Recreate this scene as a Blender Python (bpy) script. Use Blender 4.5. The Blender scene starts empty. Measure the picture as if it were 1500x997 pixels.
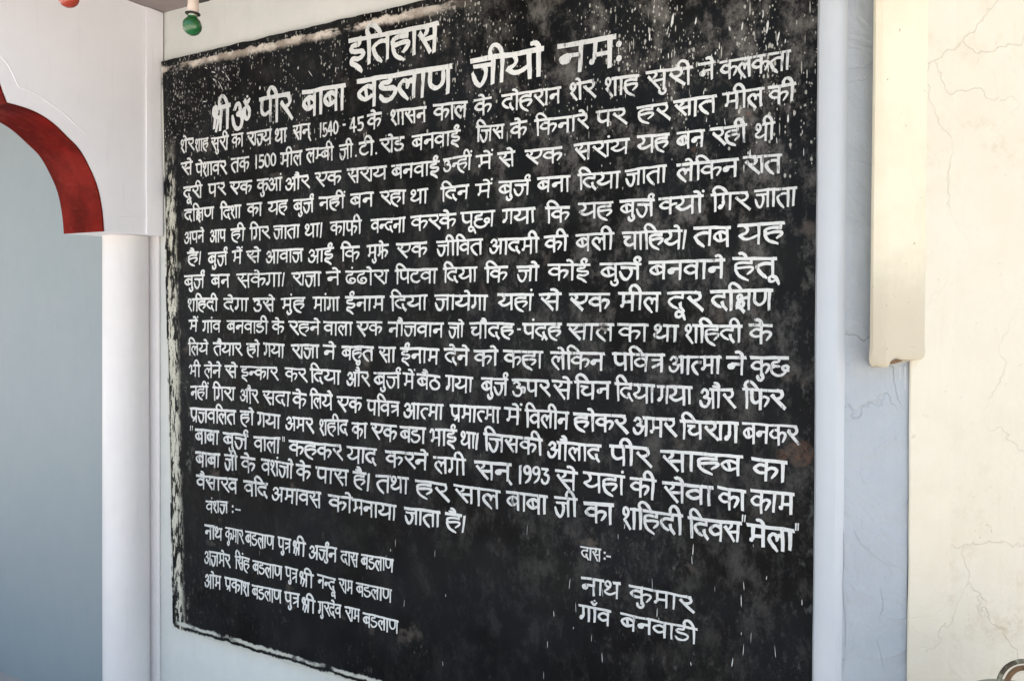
import bpy, bmesh, math, random
import numpy as np
from mathutils import Vector, Matrix, noise
from mathutils.geometry import delaunay_2d_cdt
R = math.radians
SC = bpy.context.scene
COL = SC.collection
random.seed(7)

# ------------------------------------------------------------------ camera, sky, sun, exposure
FPX, CX, CYP = 1150.0, 750.0, 452.4            # focal length and principal point, in pixels of a 1500 wide frame
PITCH, ROLL, EYE = 0.0125, 0.004, 1.56
cam_d = bpy.data.cameras.new('camera'); cam = bpy.data.objects.new('camera', cam_d); COL.objects.link(cam)
cam_d.sensor_width = 36; cam_d.lens = FPX / 1500 * 36; cam_d.shift_y = (CYP - 498.5) / 1500
cam_d.clip_start = 0.02; cam_d.clip_end = 2000
cam.location = (0, 0, EYE)
CAMR = Matrix.Rotation(math.pi/2 - PITCH, 3, 'X') @ Matrix.Rotation(ROLL, 3, 'Z')
cam.rotation_euler = CAMR.to_euler()
SC.camera = cam
W = bpy.data.worlds.new('World'); SC.world = W; W.use_nodes = True
wn = W.node_tree.nodes; wl = W.node_tree.links
bg = wn['Background']; sky = wn.new('ShaderNodeTexSky'); sky.sky_type = 'NISHITA'; sky.sun_disc = False
SUN_EL, SUN_AZ = 66, 28                        # azimuth clockwise from +Y: high behind the wall, the porch side is in open shade
sky.sun_elevation = R(SUN_EL); sky.sun_rotation = R(SUN_AZ); sky.air_density = 1.6; sky.dust_density = 5; sky.ozone_density = .6
wl.new(sky.outputs[0], bg.inputs[0]); bg.inputs[1].default_value = 0.13
sd = bpy.data.lights.new('sun', 'SUN'); sd.energy = 5.0; sd.angle = R(0.5); sd.color = (1, .95, .87)
so = bpy.data.objects.new('sun', sd); COL.objects.link(so)
sdir = Vector((math.sin(R(SUN_AZ))*math.cos(R(SUN_EL)), math.cos(R(SUN_AZ))*math.cos(R(SUN_EL)), math.sin(R(SUN_EL))))
so.rotation_euler = sdir.to_track_quat('Z', 'Y').to_euler(); so.location = (0, 0, 12)
SC.view_settings.view_transform = 'Standard'; SC.view_settings.look = 'None'
SC.view_settings.exposure = 1.65; SC.view_settings.gamma = 1

# ------------------------------------------------------------------ frames of the place
def ray(x, y):
    return CAMR @ Vector(((x-CX)/FPX, -(y-CYP)/FPX, -1.0))
C0 = Vector((0, 0, EYE))
d = ray(-1340, 445); U = Vector((d.x, d.y, 0)).normalized()      # along the board wall, away to the left
V = Vector((-U.y, U.x, 0));  V = V if V.y > 0 else -V           # into the wall
SLAB = 0.018                                                     # the board stands proud of the wall
d = ray(1195, 445); PB = C0 + d * (1.70/d.y)
W0 = PB + V*SLAB                                                 # a point of the wall surface
d = ray(240, 445); k = (W0-C0).dot(V)/d.dot(V); WL = C0 + d*k
WM = Matrix(((-U.x, V.x, 0, WL.x), (-U.y, V.y, 0, WL.y), (0, 0, 1, 0), (0, 0, 0, 1)))   # wall frame: x right, y into the wall, z up
WMI = WM.inverted()
def hit_wall(x, y, depth=0.0):
    d = ray(x, y); k = (WL + V*depth - C0).dot(V)/d.dot(V)
    return WMI @ (C0 + d*k)
AX0 = WL
AM = Matrix(((V.x, U.x, 0, AX0.x), (V.y, U.y, 0, AX0.y), (0, 0, 1, 0), (0, 0, 0, 1)))   # arch frame: x towards the wall, y away, z up
AMI = AM.inverted()
def hit_arch(x, y, depth=0.0):
    d = ray(x, y); k = (AX0 + U*depth - C0).dot(U)/d.dot(U)
    return AMI @ (C0 + d*k)
def at(x, y, Y):
    d = ray(x, y); return C0 + d*(Y/d.y)

# ------------------------------------------------------------------ object helpers
def link(o): COL.objects.link(o); return o
def tag(o, label=None, cat=None, group=None, kind=None):
    if label: o['label'] = label
    if cat: o['category'] = cat
    if group: o['group'] = group
    if kind: o['kind'] = kind
    return o
def empty(name, m): o = link(bpy.data.objects.new(name, None)); o.matrix_world = m; o.empty_display_size = .1; return o
def mesh(name, verts, faces, mat, parent=None, m=None, smooth=False, bevel=0):
    me = bpy.data.meshes.new(name); me.from_pydata([tuple(v) for v in verts], [], faces); me.update()
    bm = bmesh.new(); bm.from_mesh(me); bmesh.ops.recalc_face_normals(bm, faces=bm.faces)
    if bevel:
        es = [e for e in bm.edges if len(e.link_faces) == 2 and e.calc_face_angle() > .6]
        bmesh.ops.bevel(bm, geom=es, offset=bevel, segments=3, affect='EDGES', profile=.5)
    bm.to_mesh(me); bm.free()
    if smooth or bevel:
        me.polygons.foreach_set('use_smooth', [True]*len(me.polygons))
        try: me.set_sharp_from_angle(angle=R(35))
        except Exception: pass
    me.materials.append(mat)
    o = link(bpy.data.objects.new(name, me))
    if parent: o.parent = parent
    if m is not None: o.matrix_world = m
    return o
def box_vf(a, b):
    x0, y0, z0 = a; x1, y1, z1 = b
    v = [(x0,y0,z0),(x1,y0,z0),(x1,y1,z0),(x0,y1,z0),(x0,y0,z1),(x1,y0,z1),(x1,y1,z1),(x0,y1,z1)]
    return v, [(0,3,2,1),(4,5,6,7),(0,1,5,4),(1,2,6,5),(2,3,7,6),(3,0,4,7)]
def box(name, a, b, mat, parent=None, m=None, bevel=0.003):
    v, f = box_vf(a, b); return mesh(name, v, f, mat, parent, m, bevel=bevel)
def prism(name, plan, z0, z1, mat, parent=None, m=None, bevel=0, smooth=False):
    n = len(plan)
    v = [(p[0], p[1], z0) for p in plan] + [(p[0], p[1], z1) for p in plan]
    f = [tuple(range(n))[::-1], tuple(range(n, 2*n))] + [(i, (i+1) % n, n+(i+1) % n, n+i) for i in range(n)]
    return mesh(name, v, f, mat, parent, m, bevel=bevel, smooth=smooth)
def lathe(name, prof, mat, parent=None, m=None, n=40):
    v = []; f = []
    for r, z in prof:
        for i in range(n): a = 2*math.pi*i/n; v.append((r*math.cos(a), r*math.sin(a), z))
    for j in range(len(prof)-1):
        for i in range(n): k = (i+1) % n; f.append((j*n+i, j*n+k, (j+1)*n+k, (j+1)*n+i))
    f.append(tuple(range(n))[::-1]); f.append(tuple(range((len(prof)-1)*n, len(prof)*n)))
    return mesh(name, v, f, mat, parent, m, smooth=True)
def tube(name, pts, r, mat, parent=None, m=None, n=8):
    pts = [Vector(p) for p in pts]; v = []; f = []
    up = Vector((0, 0, 1))
    for i, p in enumerate(pts):
        t = (pts[min(i+1, len(pts)-1)] - pts[max(i-1, 0)]).normalized()
        a = t.cross(up if abs(t.z) < .95 else Vector((0, 1, 0))).normalized(); b = t.cross(a)
        rr = r(i/(len(pts)-1)) if callable(r) else r
        for j in range(n): an = 2*math.pi*j/n; v.append(p + a*rr*math.cos(an) + b*rr*math.sin(an))
    for i in range(len(pts)-1):
        for j in range(n): k = (j+1) % n; f.append((i*n+j, i*n+k, (i+1)*n+k, (i+1)*n+j))
    f.append(tuple(range(n))[::-1]); f.append(tuple(range((len(pts)-1)*n, len(pts)*n)))
    return mesh(name, v, f, mat, parent, m, smooth=True)

# ------------------------------------------------------------------ material helpers
class MT:
    def __init__(s, name):
        s.m = bpy.data.materials.new(name); s.m.use_nodes = True; s.t = s.m.node_tree
        s.b = s.t.nodes['Principled BSDF']; s.tc = s.t.nodes.new('ShaderNodeTexCoord'); s.o = s.tc.outputs['Object']
    def put(s, sock, val):
        if isinstance(val, bpy.types.NodeSocket): s.t.links.new(val, sock)
        elif isinstance(val, (tuple, list)):
            sock.default_value = tuple(val) + (1,)*(len(sock.default_value)-len(val)) if len(val) < len(sock.default_value) else val
        else: sock.default_value = val
    def math(s, op, a, b=0.0, c=None, clamp=False):
        n = s.t.nodes.new('ShaderNodeMath'); n.operation = op; n.use_clamp = clamp
        s.put(n.inputs[0], a); s.put(n.inputs[1], b)
        if c is not None: s.put(n.inputs[2], c)
        return n.outputs[0]
    def add(s, a, b): return s.math('ADD', a, b)
    def sub(s, a, b): return s.math('SUBTRACT', a, b)
    def mul(s, a, b): return s.math('MULTIPLY', a, b)
    def mx(s, a, b): return s.math('MAXIMUM', a, b)
    def mn(s, a, b): return s.math('MINIMUM', a, b)
    def xyz(s, vec=None):
        n = s.t.nodes.new('ShaderNodeSeparateXYZ'); s.put(n.inputs[0], vec or s.o); return n.outputs
    def vec(s, x, y, z):
        n = s.t.nodes.new('ShaderNodeCombineXYZ'); s.put(n.inputs[0], x); s.put(n.inputs[1], y); s.put(n.inputs[2], z); return n.outputs[0]
    def map(s, scale=(1,1,1), loc=(0,0,0), vec=None):
        n = s.t.nodes.new('ShaderNodeMapping'); s.put(n.inputs[0], vec or s.o); n.inputs[1].default_value = loc; n.inputs[3].default_value = scale; return n.outputs[0]
    def noise(s, scale, detail=4, rough=.55, vec=None, dist=0.0):
        n = s.t.nodes.new('ShaderNodeTexNoise'); s.put(n.inputs['Vector'], vec or s.o); n.inputs['Scale'].default_value = scale
        n.inputs['Detail'].default_value = detail; n.inputs['Roughness'].default_value = rough; n.inputs['Distortion'].default_value = dist; return n.outputs[0]
    def vor(s, scale, vec=None, feature='F1', rand=1.0, out='Distance'):
        n = s.t.nodes.new('ShaderNodeTexVoronoi'); n.feature = feature; s.put(n.inputs['Vector'], vec or s.o); n.inputs['Scale'].default_value = scale
        n.inputs['Randomness'].default_value = rand; return n.outputs[out]
    def ramp(s, f, a, b, lo=0.0, hi=1.0):
        n = s.t.nodes.new('ShaderNodeMapRange'); n.interpolation_type = 'SMOOTHSTEP'; s.put(n.inputs[0], f)
        n.inputs[1].default_value = a; n.inputs[2].default_value = b; n.inputs[3].default_value = lo; n.inputs[4].default_value = hi; return n.outputs[0]
    def mix(s, f, a, b):
        n = s.t.nodes.new('ShaderNodeMix'); n.data_type = 'RGBA'; s.put(n.inputs[0], f); s.put(n.inputs[6], a); s.put(n.inputs[7], b); return n.outputs[2]
    def bump(s, h, strength=.3, dist=.01, normal=None):
        n = s.t.nodes.new('ShaderNodeBump'); s.put(n.inputs['Height'], h); n.inputs['Strength'].default_value = strength; n.inputs['Distance'].default_value = dist
        if normal: s.t.links.new(normal, n.inputs['Normal'])
        return n.outputs[0]
    def done(s, col=None, rough=None, normal=None, spec=None, metal=None):
        if col is not None: s.put(s.b.inputs['Base Color'], col)
        if rough is not None: s.put(s.b.inputs['Roughness'], rough)
        if normal is not None: s.put(s.b.inputs['Normal'], normal)
        if spec is not None: s.put(s.b.inputs['Specular IOR Level'], spec)
        if metal is not None: s.put(s.b.inputs['Metallic'], metal)
        return s.m

def plaster(name, c1, c2, cracks=0.0, stain=0.0, brush=.5, stainc=(.2,.18,.15), rough=.75, speck=.3, lump=0.0, bs=.35):
    t = MT(name)
    big = t.noise(2.2, 4, .6); mid = t.noise(14, 5, .65); fine = t.noise(120, 4, .7)
    streak = t.noise(9, 4, .6, t.map((6, 6, .5)))
    f = t.ramp(t.add(t.mul(big, .6), t.mul(mid, .4)), .35, .65)
    col = t.mix(f, c1, c2)
    sp = t.ramp(t.noise(55, 2, .5), .70, .76)
    col = t.mix(t.mul(sp, speck), col, stainc)
    col = t.mix(t.mul(t.ramp(streak, .55, .75), .12), col, stainc)
    h = t.add(t.mul(mid, .5), t.mul(fine, .16)); h = t.add(h, t.mul(streak, .25*brush)); h = t.add(h, t.mul(big, 1.0)); h = t.add(h, t.mul(t.math('ABSOLUTE', t.sub(t.noise(5.5, 3, .5, None, 1.2), .5)), -lump*3))
    if cracks:
        wv = t.vec(*[t.add(t.xyz()[i], t.mul(t.sub(t.noise(5+i, 4, .55), .5), .22)) for i in range(3)])
        e = t.vor(2.4, wv, 'DISTANCE_TO_EDGE'); e2 = t.vor(9.0, wv, 'DISTANCE_TO_EDGE')
        cr = t.mul(t.ramp(e, .006, .0), t.ramp(t.noise(3.1, 2), .40, .60))
        cr2 = t.mul(t.ramp(e2, .010, .0), t.ramp(t.noise(2.1, 2), .5, .68))
        cr = t.mx(t.mul(cr, .8), t.mul(cr2, .45))
        col = t.mix(t.mul(cr, cracks), col, (.46,.40,.31)); h = t.sub(h, t.mul(cr, .5))
    if stain:
        sm = t.mul(t.mul(t.ramp(t.noise(3.3, 6, .72), .50, .66), t.ramp(t.noise(38, 5, .8), .40, .62)), stain); col = t.mix(sm, col, stainc)
    return t.done(col, rough, t.bump(h, bs, .004 + .006*(lump > 0)), .3)

M = {}
M['white'] = plaster('white_enamel', (.87,.86,.885), (.84,.83,.86), brush=.2, speck=.04, stainc=(.5,.45,.42), rough=.42)
M['column'] = plaster('column_enamel', (.77,.745,.74), (.73,.705,.705), brush=.3, speck=.03, stainc=(.5,.45,.45), rough=.35)
M['wash'] = plaster('grey_whitewash', (.68,.69,.66), (.61,.625,.605), brush=.6, speck=.08, stainc=(.36,.36,.33))
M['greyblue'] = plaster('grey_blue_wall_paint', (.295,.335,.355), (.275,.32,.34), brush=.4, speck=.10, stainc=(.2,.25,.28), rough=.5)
M['blue'] = plaster('pale_blue_whitewash', (.49,.515,.545), (.455,.485,.52), brush=.8, speck=.12, stainc=(.45,.52,.60))
M['blue_shade'] = plaster('blue_whitewash_shade_tone', (.375,.405,.44), (.345,.375,.41), cracks=.12, brush=.8, speck=.2, stain=.3, stainc=(.26,.29,.33), lump=1.0, bs=.7)  # same blue whitewash as the pilaster; this face's shading is put into the colour
M['cream'] = plaster('cream_wall_wash', (.665,.615,.51), (.635,.575,.465), cracks=.16, stain=.7, brush=.4, speck=.5, stainc=(.52,.44,.32), lump=.35, bs=.5)
M['duct'] = plaster('cream_distemper', (.70,.64,.49), (.66,.59,.44), cracks=.0, stain=.35, brush=.7, speck=.3, stainc=(.66,.56,.42))
M['ceil'] = plaster('ceiling_plaster', (.34,.29,.28), (.28,.24,.23))

def casing_mat():
    t = MT('cream_distemper_soiled_foot'); x, y, z = t.xyz()
    big = t.noise(3, 5, .6); col = t.mix(t.ramp(big, .4, .6), (.70,.645,.50), (.66,.59,.45))
    zz = t.add(z, t.mul(t.sub(t.noise(14, 5, .7), .5), .16))
    col = t.mix(t.mul(t.ramp(zz, .16, -.03), .65), col, (.43,.38,.30))
    sp = t.mul(t.ramp(t.noise(26, 6, .8, t.map((1, 1, .5))), .60, .70), t.ramp(x, -.01, .03)); col = t.mix(t.mul(sp, .5), col, (.40,.34,.25))
    col = t.mix(t.mul(t.ramp(t.noise(70, 2), .72, .76), .6), col, (.25,.18,.10))
    h = t.add(t.noise(9, 5, .65), t.mul(t.noise(60, 4, .7), .2))
    return t.done(col, .8, t.bump(h, .5, .008), .25)
def red_mat():
    t = MT('red_oxide_paint')
    n = t.noise(7, 5, .6); s_ = t.noise(22, 4, .6, t.map((1, 1, 3)))
    col = t.mix(t.ramp(n, .35, .65), (.17,.006,.003), (.085,.005,.003))
    col = t.mix(t.mul(t.ramp(s_, .5, .75), .3), col, (.22,.03,.015))
    return t.done(col, t.ramp(n, .3, .7, .40, .6), t.bump(s_, .3, .003), .03)
M['red'] = red_mat(); M['casing'] = casing_mat()

# ------------------------------------------------------------------ ground, walls, ceiling
gm = MT('dusty_concrete'); gn = gm.noise(1.2, 6); M['ground'] = gm.done(gm.mix(gn, (.42,.395,.365), (.33,.31,.285)), .85, gm.bump(gm.noise(30, 5), .3, .01))
g = mesh('ground', [(-300,-300,0),(300,-300,0),(300,300,0),(-300,300,0)], [(0,1,2,3)], M['ground']); tag(g, kind='structure')

ZC = hit_wall(236, 20).z                      # ceiling height where it meets the wall
XR = hit_wall(1200, 445).x                    # right end of the board wall
XP = hit_wall(229, 445).x
w = box('plaster_wall', (-0.02, 0, 0), (XR+.06, .24, ZC+.13), M['wash'], m=WM, bevel=0)
tag(w, 'grey whitewashed plaster wall that carries the black lettered board', 'wall')
w = box('plaster_wall', (-5.5, .004, 0), (-0.021, .24, ZC+.13), M['greyblue'], m=WM, bevel=0)
tag(w, 'smooth grey blue wall seen through the red edged arch', 'wall')
c = box('porch_ceiling', (-5.0, -.80, ZC), (XR+.5, 0.0, ZC+.12), M['ceil'], m=WM, bevel=0)
tag(c, 'brown grey porch ceiling above the white arch and green bulb', 'ceiling')

def wavy(name, plan, z0, z1, mat, amp=.0016, step=.05, smooth=True, seed=0):
    n = len(plan); L = max(1, int((z1-z0)/step)); v = []; f = []
    for j in range(L+1):
        z = z0+(z1-z0)*j/L
        for i, p in enumerate(plan):
            q = Vector((p[0]*9, p[1]*9, z*2.2+seed)); r = Vector((p[0]*9, p[1]*9, z*13+seed))
            v.append((p[0]+amp*noise.noise(q)*1.6+amp*.5*noise.noise(r), p[1]+amp*noise.noise(q+Vector((5, 5, 5))), z))
    for j in range(L):
        for i in range(n): k = (i+1) % n; f.append((j*n+i, j*n+k, (j+1)*n+k, (j+1)*n+i))
    f += [tuple(range(n))[::-1], tuple(range(L*n, L*n+n))]
    return mesh(name, v, f, mat, smooth=smooth)
# ------------------------------------------------------------------ right side: blue pilaster, blue return wall, cream wall, cream downpipe casing
def plan(pts): return [(p.x, p.y) for p in (at(x, 445, Y) for x, Y in pts)]
YB = 1.70
pf = plan([(1194.6, 1.675), (1197, 1.650), (1203, 1.641), (1215, 1.632), (1226, 1.6265), (1233, 1.629), (1241, 1.640)]) + plan([(1262, 1.9), (1196, 1.9)])
p = wavy('corner_pilaster', pf, 0, ZC-.002, M['blue'])
tag(p, 'narrow pale blue rounded pilaster along the right edge of the black board', 'pilaster')
pf = plan([(1236, 1.6355), (1270, 1.640), (1333, 1.652), (1337, 1.662), (1337.5, 1.95), (1240, 1.95)])
p = wavy('return_wall', pf, 0, 3.6, M['blue_shade'], .0022, seed=4)
tag(p, 'cracked blue whitewashed wall with shade put into its colour, between the pale pilaster and cream wall', 'wall')
def ridge(pts, r=.0014, dy=0.0):
    tube('plaster_ridge', cr([at(x, y, 1.6355+(x-1236)*.00017+dy) for x, y in pts], 5), lambda s_: r*(.25+1.5*s_*(1-s_)), M['blue_shade'], RW, n=6)
RW = p
LATE_RIDGES = [((1252,778),(1262,796),(1275,808),(1290,820),(1302,829),(1309,846)), ((1262,668),(1260,690),(1266,706),(1276,712)), ((1262,668),(1270,655),(1283,640),(1296,610)),
  ((1234,765),(1237,810),(1235,860),(1239,915),(1236,985)), ((1289,860),(1294,885),(1288,905)), ((1245,455),(1252,430),(1249,408)), ((1284,935),(1291,960),(1297,990)), ((1310,690),(1322,720),(1318,760))]
pf = plan([(1334.5, 1.647), (1337, 1.6445), (1389, 1.657), (1394, 1.668), (1399, 1.670)])
pf += [(at(2600, 445, 1.85).x, at(2600, 445, 1.85).y)] + plan([(2650, 2.2), (1336, 2.2)])
p = wavy('cream_wall', pf, 0, 3.6, M['cream'], .0022, seed=9)
tag(p, 'cream plaster wall with fine cracks at the right edge of the photo', 'wall')

# casing: rounded vertical box that stops short, bottom softly rounded
def casing():
    prof0 = [(1274.5, 1.640), (1275, 1.597), (1279, 1.5885), (1290, 1.584), (1300, 1.5835), (1305, 1.587), (1320, 1.600), (1340, 1.622), (1352, 1.640), (1357, 1.655), (1359, 1.680)]
    pr = [at(x, 445, Y) for x, Y in prof0]
    cen = sum(pr, Vector())/len(pr)
    zb = at(1300, 536, 1.59).z
    levels = [(0.0, .86), (.003, .94), (.008, 1.0), (.016, 1.03), (.026, 1.02), (.038, 1.0)]
    zs = [(zb+a, s_) for a, s_ in levels]
    z = zb + .07
    while z < 3.6: zs.append((z, 1.0)); z += .12
    v = []; f = []; n = len(pr)
    for z, s_ in zs:
        for i, q in enumerate(pr):
            slope = (.004*math.sin(i*1.3)+(i/(n-1)-.3)*.024+.006*noise.noise(Vector((i*1.7, 3, 1))))*(1 if z < zb+.03 else 0)
            wob = .0045*noise.noise(Vector((i*.5, z*3, 2.3)))
            q2 = cen + (q-cen)*s_
            v.append((q2.x+wob, q2.y+wob, z+slope))
    for j in range(len(zs)-1):
        for i in range(n-1): f.append((j*n+i, j*n+i+1, (j+1)*n+i+1, (j+1)*n+i))
        f.append((j*n+n-1, j*n, (j+1)*n, (j+1)*n+n-1))
    f.append(tuple(range(n))[::-1]); f.append(tuple(range((len(zs)-1)*n, len(zs)*n)))
    root = empty('pipe_casing', Matrix.Translation(cen))
    tag(root, 'cream painted vertical pipe casing that ends above the blue wall', 'casing')
    v = [tuple(Vector(q)-Vector((cen.x, cen.y, cen.z))) for q in v]
    o = mesh('casing_body', v, f, M['casing'], root, smooth=True); o.matrix_parent_inverse = Matrix()
    # rusty chip at the foot and the pipe stubs that show under it
    rm = MT('rust_chip'); M['rust'] = rm.done(rm.mix(rm.noise(200), (.10,.05,.025), (.25,.15,.08)), .9)
    cv = []
    for i in range(14):
        a = 2*math.pi*i/14; q = at(1311+10*math.cos(a)*(1+.3*math.sin(3*a)), 529.5+2.6*math.sin(a)-3*math.cos(a)*.8, 1.588)
        cv.append(q)
    ch = mesh('rust_chip', [q-cen for q in cv] + [q-cen+Vector((0, .02, 0)) for q in cv], [tuple(range(14))] + [(i, (i+1) % 14, 14+(i+1) % 14, 14+i) for i in range(14)], M['rust'], root)
    for px, z1, rr in ((1318, 612, .0022), (1325, 590, .0030)):
        a = at(px, 536, 1.650); b = at(px+1, z1, 1.653)
        tube('drip_run', [a-cen, (a+b)/2-cen, b-cen], lambda s_, rr=rr: rr*(1-.75*s_), M['blue'], root, n=6)
casing()

# ------------------------------------------------------------------ arch with red soffit, and its column
def cr(pts, n=8):                              # Catmull-Rom through 2D or 3D points
    P = [Vector(p) for p in pts]
    if len(P) < 3: return P
    Q = [P[0]*2-P[1]] + P + [P[-1]*2-P[-2]]; out = []
    for i in range(1, len(Q)-2):
        for j in range(n):
            t_ = j/n; a, b, c_, d_ = Q[i-1], Q[i], Q[i+1], Q[i+2]
            out.append(.5*((2*b) + (-a+c_)*t_ + (2*a-5*b+4*c_-d_)*t_*t_ + (-a+3*b-3*c_+d_)*t_**3))
    out.append(P[-1]); return out
for _r in LATE_RIDGES: ridge(_r)
TH = 0.215
def arch():
    root = empty('porch_arch', AM)
    tag(root, 'white cusped porch arch with a dark red painted soffit, left of the board', 'arch')
    A = lambda x, y: Vector((hit_arch(x, y).x, hit_arch(x, y).z))
    lobe1 = [A(*q) for q in ((153,339),(150.5,310),(144,276),(132,246),(117,219),(99,200),(78,180),(57,166),(35,157),(10.5,150))]
    lobe2 = [A(*q) for q in ((10.5,150),(4.5,135),(-1,118),(-14,80),(-40,40),(-78,12),(-125,-4))]
    apex = [A(-125,-4), A(-150,-45), A(-185,-75)]
    xm = apex[-1].x
    half = cr(lobe1, 6)[:-1] + cr(lobe2, 6)[:-1] + cr(apex, 5)
    line = half + [Vector((2*xm-q.x, q.y)) for q in half[-2::-1]]
    zb = half[0].y; xl = 2*xm; xr_ = 0.0
    xe = hit_arch(237.5, 346).x
    top = ZC - .002
    # spandrel: strips from the opening up to the ceiling, front and back, soffit separate
    n = len(line)
    v = []; f = []
    for yy in (0, TH):
        for q in line: v.append((q.x, yy, q.y))
        for q in line: v.append((q.x, yy, top))
        v += [(xe, yy, zb), (xe, yy, top), (xl-xe, yy, zb), (xl-xe, yy, top)]
    o2 = 2*n+4
    for i in range(n-1):
        f.append((i, i+1, n+i+1, n+i)); f.append((o2+i+1, o2+i, o2+n+i, o2+n+i+1))
    f += [(2*n, 0, n, 2*n+1), (o2, o2+2*n, o2+2*n+1, o2+n), (n-1, 2*n+2, 2*n+3, 2*n-1), (o2+2*n+2, o2+n-1, o2+2*n-1, o2+2*n+3)]
    f += [(0, 2*n, o2+2*n, o2), (2*n, 2*n+1, o2+2*n+1, o2+2*n), (2*n+2, n-1, o2+n-1, o2+2*n+2), (2*n+3, 2*n+2, o2+2*n+2, o2+2*n+3)]
    o = mesh('spandrel', v, f, M['white'], root); o.matrix_parent_inverse = Matrix()
    # soffit lining, 3 mm inside the opening
    v = []; f = []
    for q in line: v += [(q.x, .0015, q.y), (q.x, TH-.001, q.y)]
    nrm = []
    for i in range(n):
        t_ = (line[min(i+1, n-1)]-line[max(i-1, 0)]).normalized(); nrm.append(Vector((-t_.y, t_.x)))
    if nrm[0].x > 0: nrm = [-q for q in nrm]
    for i, q in enumerate(line):
        a = q + nrm[i]*.004; v += [(a.x, .0015, a.y), (a.x, TH-.001, a.y)]
    for i in range(n-1):
        a, b = 2*i, 2*(i+1); m_ = 2*n
        f += [(m_+a, m_+b, m_+b+1, m_+a+1), (a, b, m_+b, m_+a), (a+1, m_+a+1, m_+b+1, b+1)]
    f += [(0, 2*n, 2*n+1, 1), (2*n-2, 2*n-1, 4*n-1, 4*n-2)]
    mesh('red_soffit', v, f, M['red'], root)
    # shallow mouldings
    gl = [A(*q) for q in ((-60,38),(-22,54),(0,81),(14,99),(27,127))]; g2 = [A(*q) for q in ((27,127),(51,137),(84,159),(105,177),(129,201),(140,222))]
    pts = cr(gl, 5)[:-1] + cr(g2, 6)
    tube('bead', [(q.x, .0012, q.y) for q in pts], lambda s_: .0028*(1 if s_ < .75 else max(.05, (1-s_)/.25)), M['white'], root)
    a, b = A(174, 318), A(213, 319.5)
    tube('bead', [(a.x, .001, a.y), (b.x, .001, b.y)], .0024, M['white'], root)
    xs = hit_arch(212.5, 200).x
    box('edge_strip', (xs, -.007, zb-.0005), (xe+.0015, -.0005, top), M['white'], root, bevel=.003)
    return root, zb, xe
ar, ZB, XE = arch()
cc = hit_arch(184.5, 445, TH*.5)
col = empty('porch_column', AM @ Matrix.Translation((cc.x, cc.y, 0)))
tag(col, 'round white column that carries the right foot of the arch', 'column')
RC = .0745
lathe('shaft', [(RC*1.02, .12), (RC*1.02, .6), (RC, 1.2), (RC*.985, ZB-.001)], M['column'], col)
box('plinth', (-.12, -.12, 0), (.12, .12, .12), M['column'], col)
# pilaster strips on the wall behind the column
xa, xb = hit_wall(214, 600).x, hit_wall(233, 600).x
p = empty('wall_pilaster', WM); tag(p, 'slim pale pilaster strip on the wall between column and board', 'pilaster')
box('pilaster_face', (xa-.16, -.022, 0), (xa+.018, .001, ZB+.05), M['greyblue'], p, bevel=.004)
box('pilaster_step', (xa+.019, -.012, 0), (xb+.01, .001, ZB+.05), M['column'], p, bevel=.006)

# ------------------------------------------------------------------ hanging coloured bulbs
def glass(name, c):
    t = MT(name); s_ = t.noise(30, 3)
    t.put(t.b.inputs['Coat Weight'], .6); t.put(t.b.inputs['Coat Roughness'], .08)
    t.put(t.b.inputs['Transmission Weight'], .12)
    return t.done(t.mix(s_, c, tuple(q*.55 for q in c)), .16, None, .6)
hm = MT('bakelite_cream'); M['bake'] = hm.done(hm.mix(hm.noise(60), (.74,.60,.50), (.62,.50,.42)), .5)
km = MT('black_rubber'); M['black'] = km.done((.012,.011,.010), .5)
bm_ = MT('bulb_cap_metal'); M['cap'] = bm_.done((.75,.72,.55), .3, None, .5, .8)
def bulb(px, py, Y, r, m, label, zc, tilt=0.0):
    c_ = at(px, py, Y)
    root = empty('hanging_bulb', Matrix.Translation(c_) @ Matrix.Rotation(tilt, 4, 'Y')); tag(root, label, 'bulb', 'coloured bulbs hanging from the porch ceiling')
    prof = [(.0005, -r*1.01)]
    for i in range(1, 17):
        a = -math.pi/2 + math.pi*i/19.5; prof.append((r*math.cos(a), r*math.sin(a)*1.02))
    prof += [(r*.52, r*.93), (r*.50, r*1.05)]
    lathe('bulb_glass', prof, m, root)
    lathe('bulb_cap', [(r*.46, r*1.02), (r*.46, r*1.28)], M['cap'], root)
    lathe('holder_ring', [(r*.60, r*1.22), (r*.78, r*1.26), (r*.78, r*1.38), (r*.60, r*1.42)], M['black'], root)
    lathe('lamp_holder', [(r*.58, r*1.40), (r*.60, r*1.6), (r*.56, r*2.6), (r*.56, r*3.3), (r*.40, r*3.7), (r*.16, r*3.9)], M['bake'], root)
    top = zc - c_.z
    tube('cord', [(0, 0, r*3.8), (.004, .002, r*3.8+(top-r*3.8)*.5), (0, 0, top)], .003, M['black'], root, n=6)
    return root
GB = bulb(281.5, 38.5, 2.02, .0237, glass('green_bulb_glass', (.012,.15,.03)), 'green round bulb in a cream holder hanging near the top left of the board', ZC, .05)
t_ = GB.matrix_world.translation
bulb(100, -3.5, 1.75, .0222, glass('red_bulb_glass', (.50,.055,.02)), 'red orange round bulb cut by the top edge before the white arch', ZC)
mt = Matrix.Translation(at(300, 1.5, 2.0)); sp = empty('cord_loop', mt); tag(sp, 'short black cord loop beside the green bulb holder', 'cord')
tube('cord', [(-.014, 0, -.003), (-.004, 0, -.0005), (.008, .0, .002), (.016, .004, .012), (.010, .01, .10), (0, .01, ZC-mt.translation.z)], .0034, M['black'], sp, n=6)

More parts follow.
